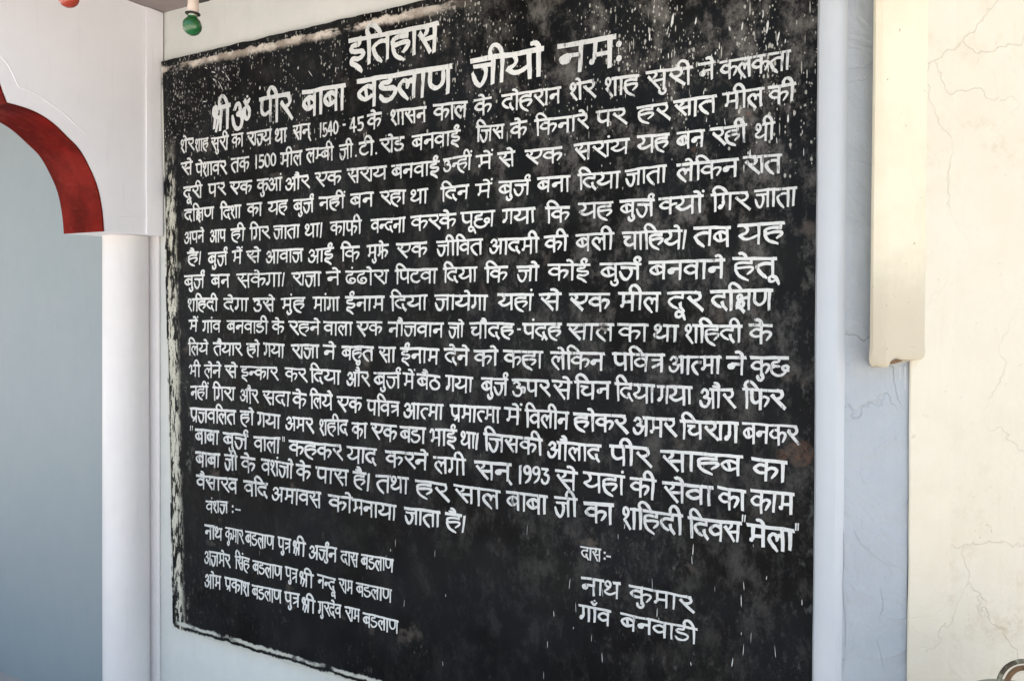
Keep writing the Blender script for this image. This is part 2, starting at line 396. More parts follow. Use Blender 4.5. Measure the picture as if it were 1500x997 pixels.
# ------------------------------------------------------------------ green vessel in the lower right corner
vm = MT('green_enamel'); M['genam'] = vm.done(vm.mix(vm.noise(12), (.040,.075,.055), (.07,.11,.07)), .22, vm.bump(vm.noise(25), .15, .003), .6)
cm = MT('worn_chrome'); M['chrome'] = cm.done(cm.mix(cm.ramp(cm.noise(60), .45, .6), (.20,.20,.14), (.05,.035,.02)), .45, None, .4, .15)
def vessel():
    Y = 1.42; c_ = at(1494, 1013, Y); r = .085
    root = empty('enamel_can', Matrix.Translation(c_)); tag(root, 'dark green enamel can with a curved metal handle in the lower right corner', 'can')
    lathe('can_body', [(r*.97, -.30), (r*.99, -.06), (r*1.0, -.032), (r*.97, -.030), (r*.97, -.026)], M['genam'], root)
    prof = [(r*1.03, -.028), (r*1.03, -.022)] + [(r*math.cos(a), -.022+.022*math.sin(a)) for a in (R(12*i) for i in range(0, 8))]
    lathe('can_lid', [(q[0]+.0005, q[1]) for q in prof], M['genam'], root)
    hp = [at(x, y, Y-.005)-c_ for x, y in ((1463,996),(1467,986),(1475,976),(1487,969.5),(1500,967.5),(1518,969),(1532,978),(1538,993))]
    tube('handle', cr(hp, 5), .0040, M['chrome'], root, n=12)
    kp = [at(x, y, Y+.01)-c_ for x, y in ((1474,998),(1481,986),(1492,978.5),(1508,978),(1522,985),(1529,997))]
    tube('handle_grip', cr(kp, 5), .0046, M['rust'], root, n=10)
    lathe('lid_knob', [(.010, -.002), (.012, .004), (.012, .010), (.006, .014)], M['genam'], root).location = (at(1512, 985, Y)-c_)*1.0
vessel()

# ------------------------------------------------------------------ board
TL, TR_, BL, BR_ = hit_wall(236, 90, -SLAB), hit_wall(538, 20, -SLAB), hit_wall(253, 919, -SLAB), hit_wall(483, 988, -SLAB)
tk = (TR_.z-TL.z)/(TR_.x-TL.x); bk = (BR_.z-BL.z)/(BR_.x-BL.x)
ztop = lambda x: TL.z + tk*(x-TL.x)
zbot = lambda x: BL.z + bk*(x-BL.x)
xleft = lambda z: TL.x + (BL.x-TL.x)*((TL.z-z)/(TL.z-BL.z))
XRB = XR + .02
def board_mat(letters=False):
    t = MT('board_lettering_paint' if letters else 'blackboard_paint')
    x, _, z = t.xyz()
    ed = t.add(t.mul(t.sub(t.noise(16, 5, .7), .5), .035), t.mul(t.sub(t.noise(70, 3, .7), .5), .014))
    dt = t.sub(t.add(t.mul(x, tk), TL.z-tk*TL.x), z)                 # distance below the top edge
    db = t.sub(z, t.add(t.mul(x, bk), BL.z-bk*BL.x))
    sl = (BL.x-TL.x)/(TL.z-BL.z)
    dl = t.sub(x, t.add(t.mul(z, -sl), TL.x+sl*TL.z))
    dtn, dbn, dln = t.add(dt, ed), t.add(db, t.mul(ed, .7)), t.add(dl, t.mul(ed, 1.1))
    # peeled patches at their own places
    def spot(px, py, r, soft=.6, sx=1.0):
        h = hit_wall(px, py, -SLAB)
        dd = t.math('SQRT', t.add(t.math('POWER', t.mul(t.sub(x, h.x), 1/sx), 2.0), t.math('POWER', t.sub(z, h.z), 2.0)))
        dd = t.add(dd, t.mul(ed, 1.2)); return t.ramp(dd, r, r*soft)
    brown = t.mx(spot(1172, 664, .034, .7), t.mx(spot(1016, 219, .010), t.mx(spot(1096, 168, .010), spot(1146, 668, .016))))
    
    if letters:
        scr = t.noise(60, 4, .7, t.map((1.6, 1, .35))); fade = t.noise(2.6, 3, .6)
        col = t.mix(t.ramp(fade, .35, .7), (.67,.675,.66), (.54,.55,.545))
        wear = t.ramp(t.add(scr, t.mul(fade, .35)), .77, .88)
        thin = t.ramp(t.noise(60, 5, .8, t.map((1.6, 1, .6))), .50, .68)
        col = t.mix(t.mul(thin, .30), col, (.22,.23,.24))
        col = t.mix(t.mul(wear, .85), col, (.05,.05,.055))
        patch = t.mx(brown, t.mx(spot(960, 470, .030, .3), spot(884, 480, .022, .3)))
        col = t.mix(t.mul(t.mul(patch, t.ramp(t.noise(90, 3, .7), .42, .55)), .9), col, (.07,.055,.045))
        ed_m = t.mul(t.ramp(dbn, .02, .0), 1.0)
        return t.done(col, .55, t.bump(t.noise(140, 3, .6, t.map((1, 1, .3))), .25, .002), .35)
    streak = t.noise(11, 5, .65, t.map((2.0, 1, .7))); fine = t.noise(85, 5, .75, t.map((1.3, 1, .55))); big = t.noise(1.9, 5, .62)
    cloud = t.noise(13, 10, .78, t.map((1.15, 1, .85))); hue = t.noise(4.2, 3, .5, t.map((1, 1, 1), (3, 1, 7)))
    col = t.mix(t.ramp(hue, .35, .62), (.004,.004,.0042), (.008,.009,.0105))
    col = t.mix(t.mul(t.ramp(t.noise(5.1, 3, .5, t.map((1, 1, 1), (9, 1, 2))), .5, .7), .5), col, (.012,.014,.012))
    right = t.ramp(x, .55, 1.9)                                     # the right side is greyer with dust
    upr = t.mul(t.ramp(x, .95, 1.7), t.ramp(dt, 1.25, .25)); greyf = t.mul(t.ramp(t.add(t.mul(cloud, .72), t.mul(streak, .28)), .47, .64), t.add(.12, t.add(t.mul(right, .25), t.mul(upr, .55))))
    low = t.ramp(z, .55, 1.25)
    col = t.mix(t.mul(greyf, t.add(.34, t.mul(low, .66))), col, (.15,.142,.132))
    col = t.mix(t.mul(t.mul(t.ramp(fine, .56, .72), t.ramp(big, .42, .60)), .32), col, (.20,.20,.195))
    blotch = t.mul(t.ramp(t.noise(9, 4, .6), .63, .74), .45); col = t.mix(blotch, col, (.13,.11,.095))
    # drips and splashes of whitewash
    def spl(scale, sx, sz, thr, dens, off):
        vv = t.map((sx, 1, sz), off)
        dd = t.vor(scale, vv); cc_ = t.vor(scale, vv, out='Color'); rr = t.xyz(cc_)[0]
        return t.mul(t.ramp(t.add(dd, t.mul(t.sub(t.noise(scale*1.6, 2, .6, vv), .5), .25)), thr, thr*.6), t.math('GREATER_THAN', t.add(rr, t.mul(dens, .50)), 1.0))
    topd = t.ramp(dt, .50, .0); ctl = t.mul(t.ramp(x, .60, .05), t.ramp(dt, .42, .02))
    ctr = t.mul(t.ramp(x, 1.35, 2.1), t.ramp(dt, .62, .15))
    dens = t.mx(t.mul(topd, .8), t.mx(t.mul(ctl, 2.0), t.mul(ctr, 1.75)))
    dens = t.mul(dens, t.ramp(t.noise(5, 5, .7, None, .6), .40, .56))
    s1 = spl(90, 1.0, .55, .30, dens, (0, 0, 0)); s2 = spl(60, 2.0, .40, .20, t.mul(dens, .92), (5, 0, 3)); s5 = spl(34, 3.2, .30, .17, t.mul(ctr, 1.1), (7, 0, 1))
    s3 = spl(42, 2.6, .26, .14, t.add(.06, t.mul(t.ramp(big, .5, .7), .10)), (2, 0, 9))
    s4 = spl(150, 1.2, .6, .32, t.mul(dens, 1.05), (1, 0, 4))
    spla = t.mx(t.mx(t.mul(s1, .8), s2), t.mx(t.mx(t.mul(s3, .6), t.mul(s5, .8)), t.mul(s4, .8)))
    col = t.mix(t.mul(spla, .75), col, (.55,.54,.50))
    # brown peel
    col = t.mix(t.mul(t.mul(brown, t.ramp(t.noise(70, 5, .8), .35, .6)), .6), col, t.mix(t.noise(60, 4), (.17,.09,.055), (.06,.045,.04)))
    # worn borders
    band = t.mul(t.mul(t.ramp(dtn, .018, .023), t.ramp(dtn, .050, .032)), t.ramp(x, 1.35, 1.05))
    band = t.mul(band, t.ramp(t.noise(15, 6, .75, t.map((.5, 1, 1))), .40, .52))
    bandc = t.mix(t.ramp(t.noise(13, 4), .4, .6), (.60,.55,.49), (.30,.26,.22))
    col = t.mix(band, col, bandc)
    lw = t.mul(t.mul(t.ramp(dln, .010, .016), t.ramp(dln, .070, .040)), t.ramp(t.noise(34, 5, .75, t.map((1.6, 1, .45))), .46, .53))
    lw = t.mul(lw, t.ramp(dt, .25, .45)); col = t.mix(t.mul(lw, .9), col, t.mix(t.noise(26), (.74,.73,.64), (.42,.41,.33)))
    lw2 = t.mul(t.ramp(dl, .009, .004), t.ramp(t.noise(9, 4, .6), .42, .5)); col = t.mix(lw2, col, (.60,.60,.54))
    lw3 = t.mul(t.mul(t.ramp(dln, .05, .06), t.ramp(dln, .20, .08)), t.mul(t.ramp(t.noise(38, 5, .7, t.map((1, 1, .5))), .57, .66), t.ramp(t.noise(5, 3), .42, .6)))
    col = t.mix(t.mul(lw3, .5), col, (.26,.27,.24))
    bw = t.mul(t.ramp(t.math('ABSOLUTE', t.sub(dbn, .022)), .0085, .003), t.ramp(t.noise(10, 4, .6), .34, .46)); col = t.mix(bw, col, (.50,.50,.44))
    bw = t.ramp(dbn, .008, .003); col = t.mix(bw, col, (.52,.52,.46))
    rw = t.mul(t.ramp(x, XR-.11, XR-.02), t.ramp(t.noise(34, 5, .7, t.map((1, 1, .6))), .56, .66)); col = t.mix(t.mul(rw, .35), col, (.14,.15,.14))
    rough = t.add(t.ramp(streak, .3, .7, .36, .60), t.mul(spla, .2))
    h = t.add(t.add(t.mul(streak, .8), t.mul(fine, .22)), t.add(t.mul(big, 1.2), t.mul(spla, .35)))
    return t.done(col, rough, t.bump(h, .35, .005), .07)
M['board'] = board_mat(); M['paint'] = board_mat(True)
br = empty('lettered_board', WM)
tag(br, 'black painted wall board covered in white hand painted Hindi lettering', 'painted board')
def board():
    P = []
    n = 150
    x0, x1 = TL.x, XRB
    for i in range(n+1):
        x = x0 + (x1-x0)*i/n; P.append((x, ztop(x) + .004*noise.noise(Vector((x*14, 0, 1))) + .0016*noise.noise(Vector((x*70, 0, 1)))))
    for i in range(n, -1, -1):
        x = BL.x + (x1-BL.x)*i/n; P.append((x, zbot(x) + .008*noise.noise(Vector((x*9, 0, 5))) + .003*noise.noise(Vector((x*50, 0, 5)))))
    m_ = 120
    for i in range(1, m_):
        z = BL.z + (TL.z-BL.z)*i/m_; P.append((xleft(z) + .005*noise.noise(Vector((z*7, 0, 9))) + .0025*noise.noise(Vector((z*45, 0, 9))), z))
    k_ = len(P)
    v = [(x, -SLAB, z) for x, z in P] + [(x, .0, z) for x, z in P]
    f = [tuple(range(k_))] + [(i, (i+1) % k_, k_+(i+1) % k_, k_+i) for i in range(k_)]
    o = mesh('board_panel', v, f, M['board'], br); o.matrix_parent_inverse = Matrix()
board()
def flecks():
    rnd = random.Random(3); v = []; f = []
    def fl(px, py, L, ang, w_):
        h = hit_wall(px, py, -SLAB); d_ = Vector((math.cos(ang), math.sin(ang))); n_ = Vector((-d_.y, d_.x)); k0 = len(v)
        for a, b in ((-.5, .0), (-.2, -.5), (.3, -.4), (.5, 0), (.2, .45), (-.3, .5)):
            q = d_*a*L + n_*b*w_*rnd.uniform(.6, 1.3); v.append((h.x+q.x, -SLAB-.0008, h.z+q.y))
        f.append(tuple(range(k0, k0+6)))
    for px, py, L, an, w_ in ((334,114,.036,-50,.003),(324,127,.040,-58,.0028),(314,117,.016,-25,.004),(313,106,.020,-15,.0035),(321,101,.014,90,.003),(300,149,.022,-5,.003),(302,100,.014,-20,.004),(327,106,.014,-35,.004),(381,129,.012,90,.005),(437,100,.010,88,.004),(455,108,.026,-50,.0024),(985,30,.035,80,.006),(1117,92,.006,20,.009),(1124,40,.030,85,.006),(1140,55,.026,80,.005)):
        fl(px, py, L, R(an), w_)
    for i in range(150):
        px = rnd.uniform(930, 1188); py = rnd.uniform(0, 250)**1.0
        if rnd.random() < .22: fl(px, py, rnd.uniform(.006, .022), R(rnd.uniform(75, 100)), rnd.uniform(.0016, .0036))
    for i in range(60):
        px = rnd.uniform(520, 1180); py = rnd.uniform(750, 990)
        if rnd.random() < .5: fl(px, py, rnd.uniform(.006, .03), R(rnd.uniform(82, 98)), rnd.uniform(.0008, .002))
    tag(mesh('paint_flecks', v, f, M['paint'], br), kind='stuff')
flecks()

# ------------------------------------------------------------------ Devanagari brush alphabet: width | headline from,to | stem x | strokes
# '~' smooth stroke, '-' straight stroke, 'o' dot x,y,r ; y 0 baseline, 100 headline
#GLYPHS-BEGIN
G = {
'क': (102, 0, 102, 54, "-54,100 54,-2;~54,74 28,79 8,62 9,48 26,35 54,38;~54,50 72,66 90,64 95,46 78,14"),
'K': (80, 0, 80, 54, "-54,100 54,0;~54,74 28,79 8,62 9,48 26,35 54,38;~54,50 66,62 84,68"),
'ग': (70, 0, 70, 56, "-56,100 56,0;-24,100 25,50;~25,54 25,36 14,15 4,20;o12,25,10"),
'च': (82, 0, 82, 66, "-66,100 66,0;-6,75 40,74;~34,74 19,60 12,42 24,25 42,23 66,38"),
'छ': (92, 0, 92, 44, "~46,100 42,82 18,76 11,64 24,55 48,54;~28,54 8,38 12,14 38,0 66,8 84,30;~84,30 92,46 80,60 64,50 70,32 94,28"),
'ज': (96, 0, 96, 80, "-80,100 80,0;-80,75 10,76;~46,75 54,52 50,22 35,-2 17,10 4,46"),
'J': (58, 0, 58, 52, "-60,75 10,76;~46,75 54,52 50,22 35,-2 17,10 4,46"),
'झ': (96, 0, 96, 48, "-24,100 24,30;o14,25,9;-22,50 48,50;-48,100 48,0;~48,54 64,68 80,62 88,44 72,14"),
'ट': (70, 0, 70, 40, "~46,98 46,80 18,74 5,50 14,22 40,10 64,22"),
'ठ': (74, 0, 74, 40, "~40,100 40,78 16,66 7,42 18,18 40,10 62,24 66,46 56,66 38,74"),
'ड': (76, 0, 76, 40, "~44,100 44,83 18,80 9,68 22,57 56,52 66,33 48,10 20,7 4,24"),
'ढ': (76, 0, 76, 40, "~46,100 44,83 16,76 6,46 16,16 44,6 64,20 58,42 38,46 28,32 40,22"),
'ण': (98, 0, 98, 84, "~12,100 12,54 22,34 38,26 54,34 64,56 64,100;-84,100 84,0"),
'त': (88, 0, 88, 72, "-72,100 72,0;~72,74 38,76 10,60 9,42 22,18 46,-5"),
'T': (52, 0, 52, 46, "~54,72 30,74 11,58 10,40 20,18 36,2"),
'थ': (82, 48, 82, 66, "-66,100 66,0;~24,70 11,76 8,91 19,100 31,92 32,76 22,57 8,40 12,27 34,20 66,40"),
'द': (80, 0, 80, 60, "-64,99 64,76;~66,75 28,77 6,56 20,28 44,13;-53,42 57,18;-55,22 74,-2;o54,33,8"),
'न': (78, 0, 78, 62, "-62,100 62,0;-62,63 22,62;~24,62 10,52 12,38 24,36 32,50;o19,49,9"),
'N': (50, 0, 50, 46, "-54,61 22,60;~24,62 10,52 12,38 24,36 32,50;o19,49,8"),
'प': (76, 0, 76, 60, "-60,100 60,0;~12,100 12,60 18,38 34,30 60,44"),
'फ': (100, 0, 100, 54, "-54,100 54,0;~12,100 12,60 18,38 32,32 54,44;~54,54 72,68 90,62 92,44 76,14"),
'ब': (80, 0, 80, 64, "-64,100 64,0;~64,68 38,81 14,70 5,54 14,36 34,27 64,42;-30,76 36,36"),
'भ': (84, 42, 84, 66, "-66,100 66,0;~4,84 12,97 25,92 26,70 25,34;o16,28,9;-24,44 66,50"),
'म': (82, 0, 82, 66, "-66,100 66,0;-25,100 24,34;o15,26,10;-22,46 66,50"),
'Q': (56, 0, 56, 50, "-24,100 23,34;o14,26,9;-22,46 58,48"),
'य': (100, 0, 100, 84, "-84,100 84,0;~24,98 37,82 30,62 5,46;~5,45 28,27 54,30 84,50"),
'र': (72, 0, 62, 46, "~40,98 58,92 62,76 50,62 34,58;-12,76 76,2;o16,71,8"),
'ल': (82, 0, 82, 66, "-66,100 66,0;~66,66 52,73 43,62 40,42;~43,66 26,76 9,60 12,34 42,-4"),
'व': (78, 0, 78, 62, "-62,100 62,0;~62,70 38,80 14,68 7,52 16,36 34,29 62,42"),
'श': (76, 44, 76, 60, "-60,100 60,0;~22,66 8,76 10,94 21,99 32,88 28,68 10,42;-10,43 42,-4;o13,38,7"),
'ष': (76, 0, 76, 60, "-60,100 60,0;~12,100 12,56 18,36 34,30 60,44;-16,70 58,46"),
'स': (92, 0, 92, 76, "-76,100 76,0;~36,98 41,84 28,68;-8,78 58,2;-34,50 76,55;o12,73,6"),
'ह': (88, 0, 88, 50, "-72,99 73,82;~74,80 36,82 13,74 9,62 16,49 50,57 74,55 76,38 56,18;~10,60 10,34 24,8 58,-12"),
'X': (92, 0, 92, 76, "-76,100 76,0;~36,58 24,62 22,76 33,84 42,74 36,58 22,40 18,6;~30,10 30,34 42,44 51,30 44,14 30,8;-36,8 54,-12;-36,60 76,70"),
'Y': (76, 0, 76, 60, "-60,100 60,0;-60,72 14,70;o16,64,6;-60,52 14,22"),
'Z': (66, 34, 66, 50, "-50,100 49,0;~16,64 7,78 10,97 19,99 25,84 20,64;-18,66 12,10;-18,64 50,48;-38,54 25,-4"),
'अ': (90, 60, 90, 74, "-74,100 74,0;~10,82 24,95 43,88 42,70 24,60 46,54 52,34 34,9 12,14 3,38;-46,46 74,54"),
'इ': (72, 0, 72, 42, "~45,100 44,84 16,80 11,66 26,58 56,54 60,36 40,25 16,28 12,12 32,0 54,-20"),
'उ': (70, 0, 70, 36, "~8,84 28,90 48,76 30,60 52,54 60,30 44,8 18,10 4,32"),
'ऊ': (90, 0, 90, 36, "~8,84 28,90 48,76 30,60 52,54 60,30 44,8 18,10 4,32;~52,46 66,62 80,50 76,24"),
'ए': (92, 0, 92, 46, "~26,98 36,84 24,68;-8,76 66,0;~30,52 52,42 74,56 83,78 83,99;o12,72,7"),
'ॐ': (98, 0, 0, 50, "~14,86 26,104 40,98 42,78 28,68 45,60 51,36 43,8 26,0 10,16 2,62;~49,52 56,74 68,88;~76,94 65,76 66,48 77,34 88,48 89,76 76,94;~66,112 75,100 92,116;o80,126,5"),
'ा': (34, 0, 34, 18, "-18,100 17,0"),
'1': (34, 0, 0, 0, "-18,98 18,0"), '5': (60, 0, 0, 0, "-52,94 16,94;-16,94 14,56;~14,56 34,62 50,48 50,22 32,6 10,10"),
'4': (62, 0, 0, 0, "-40,98 40,0;-40,98 6,34;-6,32 58,32"), '0': (58, 0, 0, 0, "~29,98 12,84 8,50 14,16 29,4 44,16 50,50 46,84 29,98"),
'9': (58, 0, 0, 0, "~46,76 30,60 12,70 14,90 30,98 46,90 48,60 40,24 18,4"), '3': (58, 0, 0, 0, "-8,92 48,92;-46,92 24,64;~24,64 46,56 50,28 34,6 12,8 4,26"),
'-': (34, 0, 0, 0, "-4,50 30,50"), '.': (18, 0, 0, 0, "o9,6,8"), ':': (20, 0, 0, 0, "o9,72,10;o9,22,10"), '।': (26, 0, 0, 0, "-17,98 9,-6"),
'"': (34, 0, 0, 0, "-5,120 5,90;-29,120 28,90"),
}
# marks hung on a stem: strokes relative to the stem
MK = {
'ि': "~-?", 'ी': "",
'ु': "~3,6 8,-8 4,-21 -6,-27 -17,-19 -20,-3;o-2,0,6", 'ू': "~0,6 -13,-6 -12,-22 0,-28 12,-18;-6,-2 6,-1;~2,0 14,-8 26,-42",
'े': "~2,98 -2,113 -13,125 -28,126;o-24,124,7", 'ै': "~2,98 0,118 -10,130 -24,132;~2,102 -12,112 -32,114",
'ं': "o4,126,8", 'ँ': "~-16,134 -2,118 14,134;o0,144,6", '्': "-2,6 18,-24",
'R': "~0,100 -12,112 -10,128 2,135 12,126 8,112", 'r': "-0,34 -30,8", 'd': "-0,20 -14,-8;-0,20 14,-6",
}
def shape(word):
    """Devanagari string -> list of (glyph key, [marks]) in written order"""
    out = []; i = 0; reph = False; n = len(word)
    cons = lambda c: 'क' <= c <= 'ह'
    while i < n:
        c = word[i]
        if c == 'र' and i+2 < n and word[i+1] == '्' and cons(word[i+2]): reph = True; i += 2; continue
        if cons(c):
            start = len(out)
            while True:
                if word[i:i+3] == 'क्ष': out.append(['X', []]); i += 3
                elif word[i:i+3] == 'त्र': out.append(['Y', []]); i += 3
                elif word[i:i+3] == 'श्र': out.append(['Z', []]); i += 3
                elif word[i+1:i+3] == '्र': out.append([word[i], ['d' if word[i] == 'द' else 'r']]); i += 3
                elif i+2 < n and word[i+1] == '्' and cons(word[i+2]):
                    out.append([{'क':'K','ज':'J','त':'T','न':'N','म':'Q'}.get(word[i], word[i]), []]); i += 2; continue
                else: out.append([word[i], []]); i += 1
                break
            if reph: out[-1][1].append('R'); reph = False
            while i < n and word[i] in 'ािीुूेैोौंँ्':
                m = word[i]; i += 1
                if m == 'ा': out.append(['ा', []])
                elif m == 'ि': out.insert(start, ['ि', []])
                elif m == 'ी': out.append(['ी', []])
                elif m == 'ो': out.append(['ा', ['े']])
                elif m == 'ौ': out.append(['ा', ['ै']])
                else: out[-1][1].append(m)
            continue
        i += 1
        if c in 'आओऔ': out.append(['अ', []]); out.append(['ा', {'आ': [], 'ओ': ['े'], 'औ': ['ै']}[c]])
        elif c == 'ई': out.append(['इ', ['R']])
        elif c == 'ः': out.append([':', []])
        elif c in 'ंँ': out[-1][1].append(c)
        elif c in 'ाीूेै्ु':
            if c == 'ा': out.append(['ा', []])
            elif c == 'ी': out.append(['ी', []])
            else: out[-1][1].append(c)
        else: out.append([c, []])
    return out
def parse(s_, ox=0, oy=0):
    L = []
    for q in s_.split(';'):
        if not q: continue
        if q[0] == 'o': a = [float(t) for t in q[1:].split(',')]; L.append(('o', a[0]+ox, a[1]+oy, a[2]))
        else:
            P = [(float(t.split(',')[0]), float(t.split(',')[1])) for t in q[1:].split()]
            if oy == 0: P = [(a, b-5*min(1, (b-45)/15)*(1 if b < 84 else max(0, (96-b)/12)) if 45 < b < 96 else b) for a, b in P]   # keep bowls clear of the headline
            L.append((q[0], [(a+ox, b+oy) for a, b in P]))
    return L
def layout(word, rnd=None):
    """-> width, strokes in local units"""
    x = 0; S = []; hl = []
    gl = shape(word)
    for gi, (g_, marks) in enumerate(gl):
        mark = len(S)
        if g_ == 'ि':
            nx = G[gl[gi+1][0]]; reach = nx[0]*.75
            S += parse("-16,100 16,0", x); S += parse("~16,100 9,122 22,140 44,134 70,104", x)
            hl.append((x, x+28)); x += 28; continue
        if g_ == 'ी':
            S += parse("-20,100 20,0", x); S += parse("~20,98 12,122 -2,138 -18,138 -28,120 -24,100", x); hl.append((x, x+36)); stem = x+20; w_ = 36
        else:
            w_, h0, h1, st, ss = G[g_]; S += parse(ss, x)
            if h1: hl.append((x+h0, x+h1))
            stem = x+st
        for m in marks:
            if m in ('ु', 'ू') and g_ in ('र',): S += parse(MK[m], x+44, 34)
            elif m == 'R' and g_ == 'इ': S += parse(MK[m], x+44)
            elif m in ('ै', 'े') and 'R' in marks: S += parse(MK[m], stem)
            elif m in ('ं',) and ('े' in marks or 'ै' in marks or g_ == 'ी'): S += parse(MK[m], stem+12)
            elif m == '्' : S += parse(MK[m], stem)
            elif m in ('ु', 'ू') and g_ in 'दहडटठढछ': S += parse(MK[m], x+w_*.66, -4)
            else: S += parse(MK[m], stem)
        if rnd:
            j = rnd.uniform(-5, 6); sh = rnd.uniform(-3.5, 1.5)
            for q in range(mark, len(S)):
                if S[q][0] == 'o': S[q] = ('o', S[q][1], S[q][2]+j*max(0, 1-S[q][2]/95), S[q][3])
                else: S[q] = (S[q][0], [(a+sh*(1-b/100), b+j*max(0, 1-b/95)) for a, b in S[q][1]])
        x += w_
    hl.sort(); M_ = []
    for a, b in hl:
        if M_ and a <= M_[-1][1]+8: M_[-1][1] = max(b, M_[-1][1])
        else: M_.append([a, b])
    for a, b in M_: S.append(('h', [(a-1, 97+(rnd.uniform(-3, 2) if rnd else 0)), (b-1, 97+(rnd.uniform(-2, 3) if rnd else 0))]))
    return x, S
def crv(pts, n=5):
    P = [Vector(p) for p in pts]
    if len(P) < 3: return P
    Q = [P[0]*2-P[1]] + P + [P[-1]*2-P[-2]]; out = []
    for i in range(1, len(Q)-2):
        for j in range(n):
            t_ = j/n; a, b, c_, d_ = Q[i-1], Q[i], Q[i+1], Q[i+2]
            out.append(.5*((2*b) + (-a+c_)*t_ + (2*a-5*b+4*c_-d_)*t_*t_ + (-a+3*b-3*c_+d_)*t_**3))
    out.append(P[-1]); return out
def brush(word, mapf, Hm, hw, rnd):
    """union of all brush strokes of a word as one flat mesh: verts2d, faces"""
    Wd, S = layout(word, rnd); V_ = []; F_ = []
    def tri(a, b, c):
        ar = (b-a).cross(c-a)
        if abs(ar) < 1e-9: return
        k0 = len(V_); V_.extend([a, b, c] if ar > 0 else [a, c, b]); F_.append([k0, k0+1, k0+2])
    def quad(ps):
        for i in range(1, len(ps)-1): tri(ps[0], ps[i], ps[i+1])
    wob = rnd.random()*50
    for s_ in S:
        if s_[0] == 'o':
            c_ = mapf(s_[1]/Wd, s_[2]/100); r = s_[3]/100*Hm*1.1
            quad([c_ + Vector((math.cos(a)*r*(1+.12*math.sin(a*2+wob)), math.sin(a)*r)) for a in (2*math.pi*i/10+.3 for i in range(10))]); continue
        kind = s_[0]; pts = s_[1]
        if kind == '~': pts = crv(pts)
        else:
            a, b = Vector(pts[0]), Vector(pts[1]); L = max(2, int((b-a).length/22)); pts = [a.lerp(b, i/L) for i in range(L+1)]
        P = [mapf(p[0]/Wd, p[1]/100) for p in pts]
        P = [p + Vector((noise.noise(Vector((p.x/Hm*1.3, p.y/Hm*1.3, wob)))*.040*Hm, noise.noise(Vector((p.x/Hm*1.3, p.y/Hm*1.3, wob+9)))*.040*Hm)) for p in P]
        w0 = hw*Hm*(1.0 + rnd.uniform(-.14, .12))
        n = len(P)
        t0 = (P[1]-P[0]).normalized(); t1 = (P[-1]-P[-2]).normalized()
        P[0] = P[0]-t0*w0*.5; P[-1] = P[-1]+t1*w0*.45
        L_, R_ = [], []
        for i, p in enumerate(P):
            t_ = (P[min(i+1, n-1)]-P[max(i-1, 0)]).normalized(); nn = Vector((-t_.y, t_.x))
            # flat brush held a little slanted: strokes along its edge come out thinner
            nib = 1.04 - .20*abs(t_.dot(Vector((.80, .60))))**2
            if kind == 'h': nib = .98
            ww = w0*nib*(1+.22*noise.noise(Vector((i*.8, wob, s_[1][0][0]))))
            if kind == '~' and i >= n-2: ww *= .80 if i == n-2 else .55
            if kind == '-' and abs(t_.y) > .75: ww *= 1.06-.26*i/(n-1)
            sk = Vector((0, 0))
            if i in (0, n-1): sk = t_*ww*rnd.uniform(-.45, .15) * (1 if abs(t_.y) > .5 else .6)
            L_.append(p+nn*ww+sk); R_.append(p-nn*ww-sk)
        for i in range(n-1): quad([L_[i], R_[i], R_[i+1], L_[i+1]])
    # scale for the triangulator, then keep only what some stroke covers
    k_ = 1000.0
    T_ = np.array([[(V_[q].x, V_[q].y) for q in f] for f in F_])*k_
    def inside(C):
        r = np.ones((len(C), len(T_)), bool)
        for q in range(3):
            a = T_[:, q]; e = T_[:, (q+1) % 3]-a
            r &= (e[None, :, 0]*(C[:, None, 1]-a[None, :, 1]) - e[None, :, 1]*(C[:, None, 0]-a[None, :, 0])) > -1e-6
        return r.any(1)
    vv, ee, ff, ov, oe, of = delaunay_2d_cdt([v*k_ for v in V_], [], F_, 0, 1e-4, True)
    ff = [f for f in ff if len(f) == 3]; vn = np.array([(v.x, v.y) for v in vv]); fn = np.array(ff)
    ok = inside(vn[fn].mean(1))
    return [v/k_ for v in vv], [f for f, o_ in zip(ff, ok) if o_]
#GLYPHS-END

